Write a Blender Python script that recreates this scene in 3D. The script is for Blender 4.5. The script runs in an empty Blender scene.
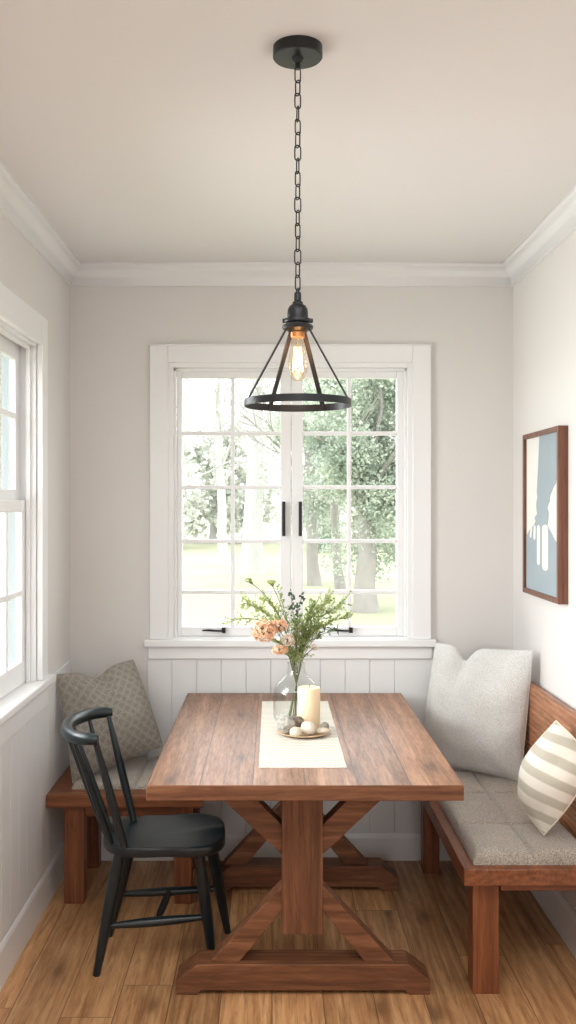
import bpy, bmesh, math, random
from mathutils import Vector, Matrix, noise as mnoise
random.seed(7)
SC = bpy.context.scene
COL = SC.collection
PI = math.pi
V = Vector
EYE = 1.6

# ------------------------------------------------------------------ materials
def new_mat(name):
    m = bpy.data.materials.new(name); m.use_nodes = True
    nt = m.node_tree
    return m, nt, nt.nodes['Principled BSDF']
def N(nt, kind, **kw):
    n = nt.nodes.new(kind)
    for k, v in kw.items():
        setattr(n, k, v)
    return n
def math_n(nt, op, a, b=None, c=None):
    n = nt.nodes.new('ShaderNodeMath'); n.operation = op
    for i, v in enumerate((a, b, c)):
        if v is None: continue
        if isinstance(v, (int, float)): n.inputs[i].default_value = v
        else: nt.links.new(v, n.inputs[i])
    return n.outputs[0]
def mixc(nt, fac, a, b, blend='MIX'):
    n = nt.nodes.new('ShaderNodeMix'); n.data_type = 'RGBA'; n.blend_type = blend
    for s, v in ((n.inputs[0], fac), (n.inputs[6], a), (n.inputs[7], b)):
        if isinstance(v, (int, float)): s.default_value = v
        elif isinstance(v, (tuple, list)): s.default_value = (*v[:3], 1)
        else: nt.links.new(v, s)
    return n.outputs[2]
def noise_n(nt, vec, scale, detail=4, rough=.55, dist=0):
    n = nt.nodes.new('ShaderNodeTexNoise')
    n.inputs['Scale'].default_value = scale; n.inputs['Detail'].default_value = detail
    n.inputs['Roughness'].default_value = rough; n.inputs['Distortion'].default_value = dist
    if vec is not None: nt.links.new(vec, n.inputs['Vector'])
    return n.outputs[0]
def coords(nt, kind='Object', scale=(1, 1, 1), rot=(0, 0, 0)):
    t = nt.nodes.new('ShaderNodeTexCoord'); mp = nt.nodes.new('ShaderNodeMapping')
    mp.inputs['Scale'].default_value = scale; mp.inputs['Rotation'].default_value = rot
    nt.links.new(t.outputs[kind], mp.inputs['Vector'])
    return mp.outputs[0]
def ramp(nt, fac, stops):
    r = nt.nodes.new('ShaderNodeValToRGB')
    el = r.color_ramp.elements
    while len(el) < len(stops): el.new(.5)
    for e, (p, c) in zip(el, stops):
        e.position = p; e.color = (*c, 1)
    nt.links.new(fac, r.inputs[0]); return r.outputs[0]
def bump(nt, bsdf, h, strength=.2, dist=.01):
    b = nt.nodes.new('ShaderNodeBump'); b.inputs['Strength'].default_value = strength
    b.inputs['Distance'].default_value = dist
    nt.links.new(h, b.inputs['Height']); nt.links.new(b.outputs[0], bsdf.inputs['Normal'])

def paint(name, col, rough=.6, var=.015, bscale=220, bstr=.04):
    m, nt, b = new_mat(name)
    v = coords(nt)
    n = noise_n(nt, v, 1.3, 3)
    nt.links.new(mixc(nt, n, [c * (1 - var) for c in col], [min(1, c * (1 + var)) for c in col]), b.inputs['Base Color'])
    b.inputs['Roughness'].default_value = rough
    bump(nt, b, noise_n(nt, v, bscale, 2), bstr, .002)
    return m

def wood(name, dark, mid, light, axis='Y', rough=.45, plank=None, plank_len=None, plank_axis='X', seam=(.05, .02, .01), seam_w=.004, knots=True, grain=1.0):
    """grain running along `axis`; optional planks counted across plank_axis"""
    m, nt, b = new_mat(name)
    t = nt.nodes.new('ShaderNodeTexCoord'); sp = nt.nodes.new('ShaderNodeSeparateXYZ')
    nt.links.new(t.outputs['Object'], sp.inputs[0])
    ax = {'X': 0, 'Y': 1, 'Z': 2}
    along = sp.outputs[ax[axis]]
    rnd = None; seam_mask = None
    if plank:
        across = sp.outputs[ax[plank_axis]]
        q = math_n(nt, 'DIVIDE', across, plank)
        row = math_n(nt, 'FLOOR', q)
        fr = math_n(nt, 'FRACT', q)
        w = seam_w / plank
        e = math_n(nt, 'MINIMUM', fr, math_n(nt, 'SUBTRACT', 1.0, fr))
        seam_mask = math_n(nt, 'LESS_THAN', e, w * .5)
        wn = nt.nodes.new('ShaderNodeTexWhiteNoise'); wn.noise_dimensions = '1D'
        nt.links.new(row, wn.inputs['W'])
        rnd = wn.outputs['Value']
        if plank_len:
            sh = math_n(nt, 'MULTIPLY_ADD', rnd, 7.3, along)
            q2 = math_n(nt, 'DIVIDE', sh, plank_len)
            seg = math_n(nt, 'FLOOR', q2); fr2 = math_n(nt, 'FRACT', q2)
            e2 = math_n(nt, 'MINIMUM', fr2, math_n(nt, 'SUBTRACT', 1.0, fr2))
            seam_mask = math_n(nt, 'MAXIMUM', seam_mask, math_n(nt, 'LESS_THAN', e2, seam_w / plank_len * .5))
            wn2 = nt.nodes.new('ShaderNodeTexWhiteNoise'); wn2.noise_dimensions = '2D'
            cb = nt.nodes.new('ShaderNodeCombineXYZ'); nt.links.new(row, cb.inputs[0]); nt.links.new(seg, cb.inputs[1])
            nt.links.new(cb.outputs[0], wn2.inputs['Vector']); rnd = wn2.outputs['Value']
    if seam_mask is not None:
        geo = nt.nodes.new('ShaderNodeNewGeometry'); sg = nt.nodes.new('ShaderNodeSeparateXYZ'); nt.links.new(geo.outputs['Normal'], sg.inputs[0])
        seam_mask = math_n(nt, 'MULTIPLY', seam_mask, math_n(nt, 'GREATER_THAN', sg.outputs[2], .8))
    comb = nt.nodes.new('ShaderNodeCombineXYZ')
    for i in range(3):
        s = sp.outputs[i]
        s = math_n(nt, 'MULTIPLY', s, 1.0 if i == ax[axis] else 9.0)
        if rnd is not None: s = math_n(nt, 'MULTIPLY_ADD', rnd, 13.7 * (i + 1), s)
        nt.links.new(s, comb.inputs[i])
    vec = comb.outputs[0]
    n1 = noise_n(nt, vec, 2.2, 6, .62, 1.1)
    n2 = noise_n(nt, vec, 14, 5, .7, .3)
    # fine pores : much more stretched
    comb2 = nt.nodes.new('ShaderNodeCombineXYZ')
    for i in range(3):
        nt.links.new(math_n(nt, 'MULTIPLY', sp.outputs[i], 8.0 if i == ax[axis] else 120.0), comb2.inputs[i])
    n3 = noise_n(nt, comb2.outputs[0], 1.0, 2, .5)
    wv = nt.nodes.new('ShaderNodeTexWave'); wv.wave_type = 'RINGS'
    wv.rings_direction = axis
    wv.inputs['Scale'].default_value = 1.6; wv.inputs['Distortion'].default_value = 5; wv.inputs['Detail'].default_value = 3
    wv.inputs['Detail Scale'].default_value = 1.2
    nt.links.new(vec, wv.inputs['Vector'])
    f = math_n(nt, 'ADD', math_n(nt, 'MULTIPLY', n1, .62), math_n(nt, 'MULTIPLY', n2, .26))
    f = math_n(nt, 'ADD', f, math_n(nt, 'MULTIPLY', wv.outputs[1], .12 * grain))
    c = ramp(nt, f, [(.30, dark), (.50, mid), (.70, light)])
    comb4 = nt.nodes.new('ShaderNodeCombineXYZ')
    for i in range(3):
        s4 = math_n(nt, 'MULTIPLY', sp.outputs[i], 1.6 if i == ax[axis] else 42.0)
        if rnd is not None: s4 = math_n(nt, 'MULTIPLY_ADD', rnd, 31.0, s4)
        nt.links.new(s4, comb4.inputs[i])
    n4 = noise_n(nt, comb4.outputs[0], 1.0, 4, .65, .8)
    streak = ramp(nt, n4, [(.34, (1, 1, 1)), (.52, (0, 0, 0))])
    c = mixc(nt, math_n(nt, 'MULTIPLY', streak, .55 * grain), c, [x * .62 for x in dark])
    pores = math_n(nt, 'LESS_THAN', n3, .38)
    c = mixc(nt, math_n(nt, 'MULTIPLY', pores, .32 * grain), c, [x * .55 for x in dark])
    if knots:
        vo = nt.nodes.new('ShaderNodeTexVoronoi'); vo.inputs['Scale'].default_value = .5
        if plank: vo.voronoi_dimensions = '2D'
        comb3 = nt.nodes.new('ShaderNodeCombineXYZ')
        for i in range(3):
            s = math_n(nt, 'MULTIPLY', sp.outputs[i], 2.6 if i == ax[axis] else 7.0)
            if rnd is not None: s = math_n(nt, 'MULTIPLY_ADD', rnd, 5.0, s)
            nt.links.new(s, comb3.inputs[i])
        nt.links.new(comb3.outputs[0], vo.inputs['Vector'])
        k = ramp(nt, vo.outputs['Distance'], [(.03, (1, 1, 1)), (.085, (.35, .35, .35)), (.17, (0, 0, 0))])
        c = mixc(nt, math_n(nt, 'MULTIPLY', k, .7), c, [x * .38 for x in dark])
    if rnd is not None:
        c = mixc(nt, 1.0, c, ramp(nt, rnd, [(0, (.78, .76, .74)), (.5, (1, 1, 1)), (1, (1.16, 1.14, 1.1))]), 'MULTIPLY')
    if seam_mask is not None: c = mixc(nt, math_n(nt, 'MULTIPLY', seam_mask, .8), c, seam)
    nt.links.new(c, b.inputs['Base Color'])
    nt.links.new(ramp(nt, n2, [(.3, (rough + .1,) * 3), (.7, (rough - .06,) * 3)]), b.inputs['Roughness'])
    h = math_n(nt, 'ADD', math_n(nt, 'MULTIPLY', n2, .5), math_n(nt, 'MULTIPLY', n3, .5))
    if seam_mask is not None: h = math_n(nt, 'SUBTRACT', h, math_n(nt, 'MULTIPLY', seam_mask, 1.5))
    bump(nt, b, h, .22, .004)
    return m

def fabric(name, col, col2, scale=420, bstr=.5, rough=.95, blotch=9, contrast=1.6):
    m, nt, b = new_mat(name)
    v = coords(nt)
    n = noise_n(nt, v, scale, 2, .6)
    n2 = noise_n(nt, v, blotch, 3)
    f = math_n(nt, 'ADD', math_n(nt, 'MULTIPLY', n, .85), math_n(nt, 'MULTIPLY', n2, .15))
    d = .16 / contrast
    nt.links.new(ramp(nt, f, [(.5 - d, col2), (.5 + d, col)]), b.inputs['Base Color'])
    b.inputs['Roughness'].default_value = rough
    b.inputs['Sheen Weight'].default_value = .25
    bump(nt, b, n, bstr, .003)
    return m

def plain(name, col, rough=.5, metallic=0, bscale=60, bstr=.05, var=.08):
    m, nt, b = new_mat(name)
    v = coords(nt); n = noise_n(nt, v, bscale, 3)
    nt.links.new(mixc(nt, n, [c * (1 - var) for c in col], [c * (1 + var) for c in col]), b.inputs['Base Color'])
    b.inputs['Roughness'].default_value = rough; b.inputs['Metallic'].default_value = metallic
    bump(nt, b, n, bstr, .002)
    return m

def glass(name, tint=(1, 1, 1), power=1.0, base=.03, rough=.02):
    m = bpy.data.materials.new(name); m.use_nodes = True; nt = m.node_tree
    for n in list(nt.nodes): nt.nodes.remove(n)
    o = nt.nodes.new('ShaderNodeOutputMaterial'); mx = nt.nodes.new('ShaderNodeMixShader')
    tr = nt.nodes.new('ShaderNodeBsdfTransparent'); gl = nt.nodes.new('ShaderNodeBsdfGlossy')
    tr.inputs[0].default_value = (*tint, 1); gl.inputs['Roughness'].default_value = rough
    lw = nt.nodes.new('ShaderNodeLayerWeight'); lw.inputs[0].default_value = .5
    f = math_n(nt, 'MULTIPLY_ADD', math_n(nt, 'POWER', lw.outputs['Facing'], 4.0), power, base)
    nt.links.new(math_n(nt, 'MINIMUM', f, 1.0), mx.inputs[0])
    nt.links.new(tr.outputs[0], mx.inputs[1]); nt.links.new(gl.outputs[0], mx.inputs[2]); nt.links.new(mx.outputs[0], o.inputs[0])
    return m

def leafmat(name, a, b_, scale=40, trans=.35):
    m, nt, b = new_mat(name)
    v = coords(nt); n = noise_n(nt, v, scale, 2)
    c = ramp(nt, n, [(.35, a), (.65, b_)])
    nt.links.new(c, b.inputs['Base Color']); b.inputs['Roughness'].default_value = .6
    tl = nt.nodes.new('ShaderNodeBsdfTranslucent'); nt.links.new(c, tl.inputs[0])
    mx = nt.nodes.new('ShaderNodeMixShader'); mx.inputs[0].default_value = trans
    out = nt.nodes['Material Output']
    nt.links.new(b.outputs[0], mx.inputs[1]); nt.links.new(tl.outputs[0], mx.inputs[2]); nt.links.new(mx.outputs[0], out.inputs[0])
    return m

M = {}
M['wall'] = paint('wall_paint', (.735, .712, .692), .7)
M['ceil'] = paint('ceiling_paint', (.815, .80, .792), .8)
M['trim'] = paint('trim_paint', (.855, .86, .865), .38, bstr=.005)
M['panel'] = paint('panel_paint', (.80, .81, .815), .45, bstr=.005)
M['floor'] = wood('oak_floor', (.34, .155, .062), (.56, .30, .135), (.74, .45, .225), 'Y', .38, plank=.165, plank_len=1.7, plank_axis='X', seam=(.10, .045, .02), seam_w=.003)
TD, TM, TL_ = (.105, .036, .014), (.205, .080, .034), (.33, .150, .072)
M['top'] = wood('tabletop_wood', (.155, .064, .029), (.30, .140, .070), (.45, .245, .140), 'Y', .36, plank=.158, plank_axis='X', seam=(.05, .022, .012), seam_w=.0042)
M['tabY'] = wood('table_wood_y', TD, TM, TL_, 'Y', .5, knots=False)
M['tabX'] = wood('table_wood_x', TD, TM, TL_, 'X', .5, knots=False)
M['tabZ'] = wood('table_wood_z', TD, TM, TL_, 'Z', .5, knots=True)
BD, BM, BL = (.135, .038, .012), (.23, .074, .026), (.345, .125, .050)
M['benX'] = wood('bench_wood_x', BD, BM, BL, 'X', .38, knots=False)
M['benY'] = wood('bench_wood_y', BD, BM, BL, 'Y', .38, knots=False)
M['benB'] = wood('bench_back_wood', (.13, .042, .016), (.36, .145, .065), (.60, .30, .155), 'Y', .38, knots=True)
M['benZ'] = wood('bench_wood_z', BD, BM, BL, 'Z', .38, knots=False)
M['chair'] = plain('dark_green_black_paint', (.008, .0155, .019), .30, bscale=35, bstr=.12, var=.35)
M['iron'] = plain('black_iron', (.028, .030, .033), .42, .55, 90, .12, .2)
M['black'] = plain('black_hardware', (.012, .012, .013), .35, .3)
M['cushion'] = fabric('bench_cushion_fabric', (.60, .545, .475), (.25, .217, .185), 290, .8, contrast=1.3)
M['pale'] = fabric('pale_pillow_fabric', (.78, .775, .75), (.52, .515, .495), 300, .5, contrast=1.15)
M['piping'] = fabric('cream_piping', (.80, .74, .62), (.62, .55, .43), 300, .4)
M['glass'] = glass('window_glass', (.985, .995, .99), .35, .01)
M['vase'] = glass('vase_glass', (.975, .985, .98), .55, .035, .03)
M['bulbglass'] = glass('bulb_glass', (1, .93, .82), .5, .02)
M['frame'] = wood('walnut_frame', (.09, .028, .014), (.165, .056, .028), (.24, .095, .05), 'Z', .35, knots=False)
M['cream'] = fabric('art_cream', (.80, .78, .74), (.72, .70, .66), 500, .1)
M['blue'] = fabric('art_grey_blue', (.335, .40, .435), (.25, .31, .35), 260, .1)
M['plate'] = wood('pale_wood_plate', (.50, .33, .19), (.68, .49, .31), (.78, .60, .41), 'X', .5, knots=False)
M['leafA'] = leafmat('leaf_yellow_green', (.38, .47, .13), (.60, .66, .28))
M['leafB'] = leafmat('leaf_mid_green', (.24, .33, .12), (.48, .54, .24))
M['leafC'] = leafmat('leaf_dark_green', (.05, .09, .05), (.12, .17, .09))
M['stem'] = plain('green_stem', (.16, .19, .08), .6)
M['twig'] = plain('brown_twig', (.12, .09, .06), .7)
M['peach'] = leafmat('peach_petals', (.92, .56, .34), (.98, .78, .60), 60)
M['whitepetal'] = leafmat('pale_petals', (.88, .72, .58), (.93, .86, .78), 60)
M['bark'] = plain('pale_bark', (.27, .255, .235), .9, bscale=6, bstr=.6, var=.25)
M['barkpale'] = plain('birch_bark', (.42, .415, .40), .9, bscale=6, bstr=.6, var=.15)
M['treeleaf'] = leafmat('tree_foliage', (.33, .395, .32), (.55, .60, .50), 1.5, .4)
M['treeleaf2'] = leafmat('far_tree_foliage', (.64, .66, .61), (.80, .81, .76), 1.0, .4)  # haze over the distant trees is put into this pale leaf colour
def lawn_mat():
    m, nt, b = new_mat('lawn_grass'); v = coords(nt)
    c = ramp(nt, noise_n(nt, v, .25, 5), [(.3, (.27, .28, .19)), (.7, (.36, .365, .25))])
    c = mixc(nt, .25, c, ramp(nt, noise_n(nt, v, 20, 3), [(.3, (.22, .25, .14)), (.7, (.38, .39, .26))]))
    nt.links.new(c, b.inputs['Base Color']); b.inputs['Roughness'].default_value = .95
    return m
M['lawn'] = lawn_mat()
def emit(name, col, s):
    m, nt, b = new_mat(name); b.inputs['Emission Color'].default_value = (*col, 1); b.inputs['Emission Strength'].default_value = s
    b.inputs['Base Color'].default_value = (*col, 1); return m
M['filament'] = emit('glowing_filament', (1, .55, .22), 28)
M['copper'] = plain('brass_bulb_cap', (.62, .27, .10), .35, .8)
def candle_mat():
    m, nt, b = new_mat('candle_wax'); v = coords(nt)
    nt.links.new(mixc(nt, noise_n(nt, v, 8, 3), (.93, .74, .50), (.97, .82, .60)), b.inputs['Base Color'])
    b.inputs['Roughness'].default_value = .45; b.inputs['Subsurface Weight'].default_value = .5
    b.inputs['Subsurface Radius'].default_value = (1, .6, .3); b.inputs['Subsurface Scale'].default_value = .02
    return m
M['wax'] = candle_mat()
def stone(name, a, b_, sc=30, bs=.6):
    m, nt, b = new_mat(name); v = coords(nt); n = noise_n(nt, v, sc, 6, .65)
    nt.links.new(ramp(nt, n, [(.35, a), (.65, b_)]), b.inputs['Base Color']); b.inputs['Roughness'].default_value = .85
    bump(nt, b, n, bs, .006); return m
M['st_grey'] = stone('grey_stone', (.30, .28, .25), (.58, .56, .51), 55, .9)
M['st_brown'] = stone('brown_stone', (.16, .12, .085), (.40, .33, .26), 80, 1)
M['st_cream'] = stone('cream_stone', (.58, .50, .41), (.80, .74, .65), 22, .3)
M['st_tan'] = stone('tan_stone', (.60, .50, .38), (.76, .68, .56), 25, .3)
M['st_dark'] = stone('dark_stone', (.18, .17, .14), (.34, .33, .28), 40, .5)

def runner_mat():
    m, nt, b = new_mat('woven_runner')
    t = nt.nodes.new('ShaderNodeTexCoord'); sp = nt.nodes.new('ShaderNodeSeparateXYZ'); nt.links.new(t.outputs['Object'], sp.inputs[0])
    px = math_n(nt, 'FRACT', math_n(nt, 'MULTIPLY', sp.outputs[0], 72))
    row = math_n(nt, 'MULTIPLY', sp.outputs[1], 46)
    py = math_n(nt, 'FRACT', row)
    tri = math_n(nt, 'ABSOLUTE', math_n(nt, 'SUBTRACT', px, .5))
    s = math_n(nt, 'ABSOLUTE', math_n(nt, 'SUBTRACT', py, math_n(nt, 'ADD', .25, tri)))
    s = math_n(nt, 'MULTIPLY', s, 2.0)
    c = ramp(nt, s, [(.10, (.30, .24, .165)), (.40, (.80, .76, .68)), (.8, (.86, .83, .76))])
    nt.links.new(c, b.inputs['Base Color']); b.inputs['Roughness'].default_value = .95
    bump(nt, b, s, .6, .003); return m
M['runner'] = runner_mat()
def pattern_mat():
    m, nt, b = new_mat('patterned_pillow_fabric')
    t = nt.nodes.new('ShaderNodeTexCoord'); sp = nt.nodes.new('ShaderNodeSeparateXYZ'); nt.links.new(t.outputs['UV'], sp.inputs[0])
    u = math_n(nt, 'MULTIPLY', sp.outputs[0], 9); v = math_n(nt, 'MULTIPLY', sp.outputs[1], 9)
    n0 = noise_n(nt, t.outputs['UV'], 34, 3)
    wob = math_n(nt, 'MULTIPLY', math_n(nt, 'SUBTRACT', n0, .5), .9)
    a = math_n(nt, 'PINGPONG', math_n(nt, 'ADD', math_n(nt, 'ADD', u, v), wob), .5)
    c2 = math_n(nt, 'PINGPONG', math_n(nt, 'ADD', math_n(nt, 'SUBTRACT', u, v), wob), .5)
    s = math_n(nt, 'MINIMUM', a, c2)
    fine = math_n(nt, 'PINGPONG', math_n(nt, 'MULTIPLY', math_n(nt, 'ADD', u, v), 5), .5)
    s = math_n(nt, 'ADD', s, math_n(nt, 'MULTIPLY', fine, .22))
    c = ramp(nt, s, [(.05, (.40, .37, .325)), (.22, (.27, .245, .215)), (.42, (.21, .19, .165))])
    g = noise_n(nt, coords(nt), 330, 2)
    c = mixc(nt, .45, c, ramp(nt, g, [(.4, (.17, .15, .13)), (.62, (.45, .42, .37))]))
    nt.links.new(c, b.inputs['Base Color']); b.inputs['Roughness'].default_value = .95
    bump(nt, b, g, .6, .003); return m
M['pattern'] = pattern_mat()
def stripe_mat():
    m, nt, b = new_mat('striped_pillow_fabric')
    t = nt.nodes.new('ShaderNodeTexCoord'); sp = nt.nodes.new('ShaderNodeSeparateXYZ'); nt.links.new(t.outputs['UV'], sp.inputs[0])
    s = math_n(nt, 'SUBTRACT', sp.outputs[1], math_n(nt, 'MULTIPLY', sp.outputs[0], -.35))
    f = math_n(nt, 'PINGPONG', math_n(nt, 'MULTIPLY', s, 4.4), .5)
    c = ramp(nt, f, [(.20, (.52, .485, .41)), (.28, (.80, .765, .69))])
    g = noise_n(nt, coords(nt), 300, 2)
    c = mixc(nt, .3, c, mixc(nt, g, (.45, .4, .32), (.95, .92, .86)), 'MULTIPLY')
    nt.links.new(c, b.inputs['Base Color']); b.inputs['Roughness'].default_value = .95
    bump(nt, b, g, .5, .003); return m
M['stripe'] = stripe_mat()

# ------------------------------------------------------------------ mesh builder (world coordinates)
class MB:
    def __init__(s): s.v = []; s.f = []; s.uv = {}; s.mi = []; s.cur = 0
    def add(s, vs, fs, smooth=None):
        o = len(s.v); s.v += [V(p) for p in vs]
        for f in fs: s.f.append([i + o for i in f]); s.mi.append(s.cur)
        return o
    def box(s, x0, x1, y0, y1, z0, z1):
        vs = [(x, y, z) for z in (z0, z1) for y in (y0, y1) for x in (x0, x1)]
        s.add(vs, [(0, 2, 3, 1), (4, 5, 7, 6), (0, 1, 5, 4), (2, 6, 7, 3), (0, 4, 6, 2), (1, 3, 7, 5)]); return s
    def prism(s, poly, fn, d0, d1):
        """poly list of 2d, fn(a,b,d)->xyz"""
        n = len(poly)
        vs = [fn(a, b, d0) for a, b in poly] + [fn(a, b, d1) for a, b in poly]
        fs = [list(range(n))[::-1], list(range(n, 2 * n))] + [(i, (i + 1) % n, n + (i + 1) % n, n + i) for i in range(n)]
        s.add(vs, fs); return s
    def tube(s, pts, rad, sides=10, cap=True, closed=False, sx=1, sy=1):
        pts = [V(p) for p in pts]; n = len(pts)
        if isinstance(rad, (int, float)): rad = [rad] * n
        ref = None; rings = []
        for i, p in enumerate(pts):
            if closed: t = pts[(i + 1) % n] - pts[i - 1]
            else: t = pts[min(i + 1, n - 1)] - pts[max(i - 1, 0)]
            t.normalize()
            if ref is None:
                ref = V((0, 0, 1)) if abs(t.z) < .9 else V((0, 1, 0))
            a = ref - t * ref.dot(t); a.normalize(); ref = a; b = t.cross(a)
            rings.append([p + (a * math.cos(2 * PI * k / sides) * sx + b * math.sin(2 * PI * k / sides) * sy) * rad[i] for k in range(sides)])
        vs = [q for r in rings for q in r]; fs = []
        for i in range(n if closed else n - 1):
            j = (i + 1) % n
            for k in range(sides):
                l = (k + 1) % sides
                fs.append((i * sides + k, j * sides + k, j * sides + l, i * sides + l)[::-1])
        if cap and not closed:
            fs.append(list(range(sides))[::1]); fs.append(list(range((n - 1) * sides, n * sides))[::-1])
        s.add(vs, fs); return s
    def lathe(s, prof, cx, cy, seg=40, closed=False):
        n = len(prof); vs = []
        for r, z in prof:
            for k in range(seg):
                a = 2 * PI * k / seg; vs.append((cx + r * math.cos(a), cy + r * math.sin(a), z))
        fs = []
        for i in range(n if closed else n - 1):
            j = (i + 1) % n
            for k in range(seg):
                l = (k + 1) % seg; fs.append((i * seg + k, i * seg + l, j * seg + l, j * seg + k))
        s.add(vs, fs); return s
    def quad(s, a, b, c, d): s.add([a, b, c, d], [(0, 1, 2, 3)])
    def build(s, name, mat, parent=None, origin=None, bevel=0, smooth=True, segs=2, weld=True, recalc=True, sub=0, angle=35):
        me = bpy.data.meshes.new(name)
        if origin is None:
            if parent is not None: origin = V(parent['_o'])
            else:
                xs = [p.x for p in s.v]; ys = [p.y for p in s.v]; zs = [p.z for p in s.v]
                origin = V(((min(xs) + max(xs)) / 2, (min(ys) + max(ys)) / 2, min(zs)))
        origin = V(origin)
        me.from_pydata([p - origin for p in s.v], [], s.f)
        mats = mat if isinstance(mat, (list, tuple)) else [mat]
        for m in mats: me.materials.append(m)
        if len(mats) > 1: me.polygons.foreach_set('material_index', s.mi)
        if s.uv:
            l = me.uv_layers.new(name='UVMap')
            for lp in me.loops: l.data[lp.index].uv = s.uv.get(lp.vertex_index, (0, 0))
        if recalc:
            bm = bmesh.new(); bm.from_mesh(me)
            if weld: bmesh.ops.remove_doubles(bm, verts=bm.verts, dist=1e-6)
            bmesh.ops.recalc_face_normals(bm, faces=bm.faces); bm.to_mesh(me); bm.free()
        if smooth:
            me.polygons.foreach_set('use_smooth', [True] * len(me.polygons))
            try: me.set_sharp_from_angle(angle=math.radians(angle))
            except Exception: pass
        o = bpy.data.objects.new(name, me); COL.objects.link(o)
        o['_o'] = list(origin)
        if parent is not None:
            o.parent = parent; o.location = origin - V(parent['_o'])
        else: o.location = origin
        if bevel:
            bv = o.modifiers.new('Bevel', 'BEVEL'); bv.width = bevel; bv.segments = segs; bv.limit_method = 'ANGLE'
            bv.angle_limit = math.radians(40); bv.harden_normals = False
        if sub:
            sb = o.modifiers.new('Subdivision', 'SUBSURF'); sb.levels = sub; sb.render_levels = sub
        return o

def tag(o, label, cat, group=None, kind=None):
    if label: o['label'] = label
    if cat: o['category'] = cat
    if group: o['group'] = group
    if kind: o['kind'] = kind
    return o
def empty(name, loc):
    o = bpy.data.objects.new(name, None); COL.objects.link(o); o.location = loc; o['_o'] = list(loc); o.empty_display_size = .1
    return o
def struct(o, label=None, cat=None):
    o['kind'] = 'structure'
    if label: o['label'] = label
    if cat: o['category'] = cat
    return o
def bx(x0, x1, y0, y1, z0, z1): return MB().box(x0, x1, y0, y1, z0, z1)
XL, XR, YB, ZC, YF = -.91, 1.086, 4.28, 2.675, -3.2

# ------------------------------------------------------------------ room shell
T = .14
struct(bx(XL - T, XR + T, YF, YB + T, -.10, 0).build('floor', M['floor'], origin=(0, 0, 0)), 'honey oak plank floor running towards the back window', 'floor')
struct(bx(XL - T, XR + T, YF, YB + T, ZC, ZC + .12).build('ceiling', M['ceil'], smooth=False), 'plain off white ceiling above the nook', 'ceiling')
WX0, WX1, WZ0, WZ1 = -.466, .631, .965, 2.235        # back opening
b = MB(); b.box(XL - T, WX0, YB, YB + T, 0, ZC); b.box(WX1, XR + T, YB, YB + T, 0, ZC)
b.box(WX0, WX1, YB, YB + T, 0, WZ0); b.box(WX0, WX1, YB, YB + T, WZ1, ZC)
struct(b.build('wall_back', M['wall'], smooth=False, weld=False), 'warm white back wall around the casement window', 'wall')
LY0, LY1, LZ0, LZ1 = 2.55, 3.67, .915, 2.22             # left opening
b = MB(); b.box(XL - T, XL, YF, LY0, 0, ZC); b.box(XL - T, XL, LY1, YB, 0, ZC)
b.box(XL - T, XL, LY0, LY1, 0, LZ0 - .03); b.box(XL - T, XL, LY0, LY1, LZ1, ZC)
struct(b.build('wall_left', M['wall'], smooth=False, weld=False), 'warm white left wall around the double hung window', 'wall')
b = MB(); b.box(XL - T, -.45, YF - T, YF, 0, ZC); b.box(.63, XR + T, YF - T, YF, 0, ZC); b.box(-.45, .63, YF - T, YF, 0, 1.15); b.box(-.45, .63, YF - T, YF, 2.35, ZC)  # unseen wall added to cut light from behind, opening sized for that
struct(b.build('wall_front_blocker', M['wall'], smooth=False, weld=False), 'added white wall behind the viewer with an opening, cuts light from behind', 'wall')
struct(bx(XR, XR + T, YF, YB, 0, ZC).build('wall_right', M['wall'], smooth=False), 'warm white right wall behind the framed picture', 'wall')

# beadboard panels
def boards_x(x0, x1, xs, y, z0, z1):
    m = MB(); e = [x0] + xs + [x1]
    for a, c in zip(e[:-1], e[1:]): m.box(a + .0012, c - .0012, y - .010, y, z0, z1)
    m.box(x0, x1, y - .003, y, z0, z1)
    return m
gx = [-.45 + .1112 * i for i in range(10)]
struct(boards_x(-.56, .725, gx, YB, .12, .93).build('trim_5', M['panel'], bevel=.002, weld=False), 'white vertical board panelling under the back window', 'panelling')
m = MB(); yy = .3
while yy < 4.22:
    m.box(XL, XL + .010, yy + .0012, yy + .1088, .13, .90); yy += .11
m.box(XL, XL + .003, .3, YB, .13, .90)
struct(m.build('trim_6', M['panel'], bevel=.002, weld=False), 'white vertical board panelling under the left window', 'panelling')
# baseboards
def base_prof(h, t): return [(0, 0), (t, 0), (t, h - .02), (t - .004, h - .008), (t * .45, h), (0, h)]
m = MB().prism(base_prof(.12, .018), lambda a, c, d: (d, YB - .0 - a, c), XL, XR); struct(m.build('baseboard_back', M['trim'], smooth=False), 'white baseboard along the back wall', 'baseboard')
m = MB().prism(base_prof(.145, .018), lambda a, c, d: (XL + a, d, c), YF, YB - .018); struct(m.build('baseboard_left', M['trim'], smooth=False), 'white baseboard along the left wall', 'baseboard')
m = MB().prism(base_prof(.145, .018), lambda a, c, d: (XR - a, d, c), YF, YB - .018); struct(m.build('baseboard_right', M['trim'], smooth=False), 'white baseboard along the right wall', 'baseboard')
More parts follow.
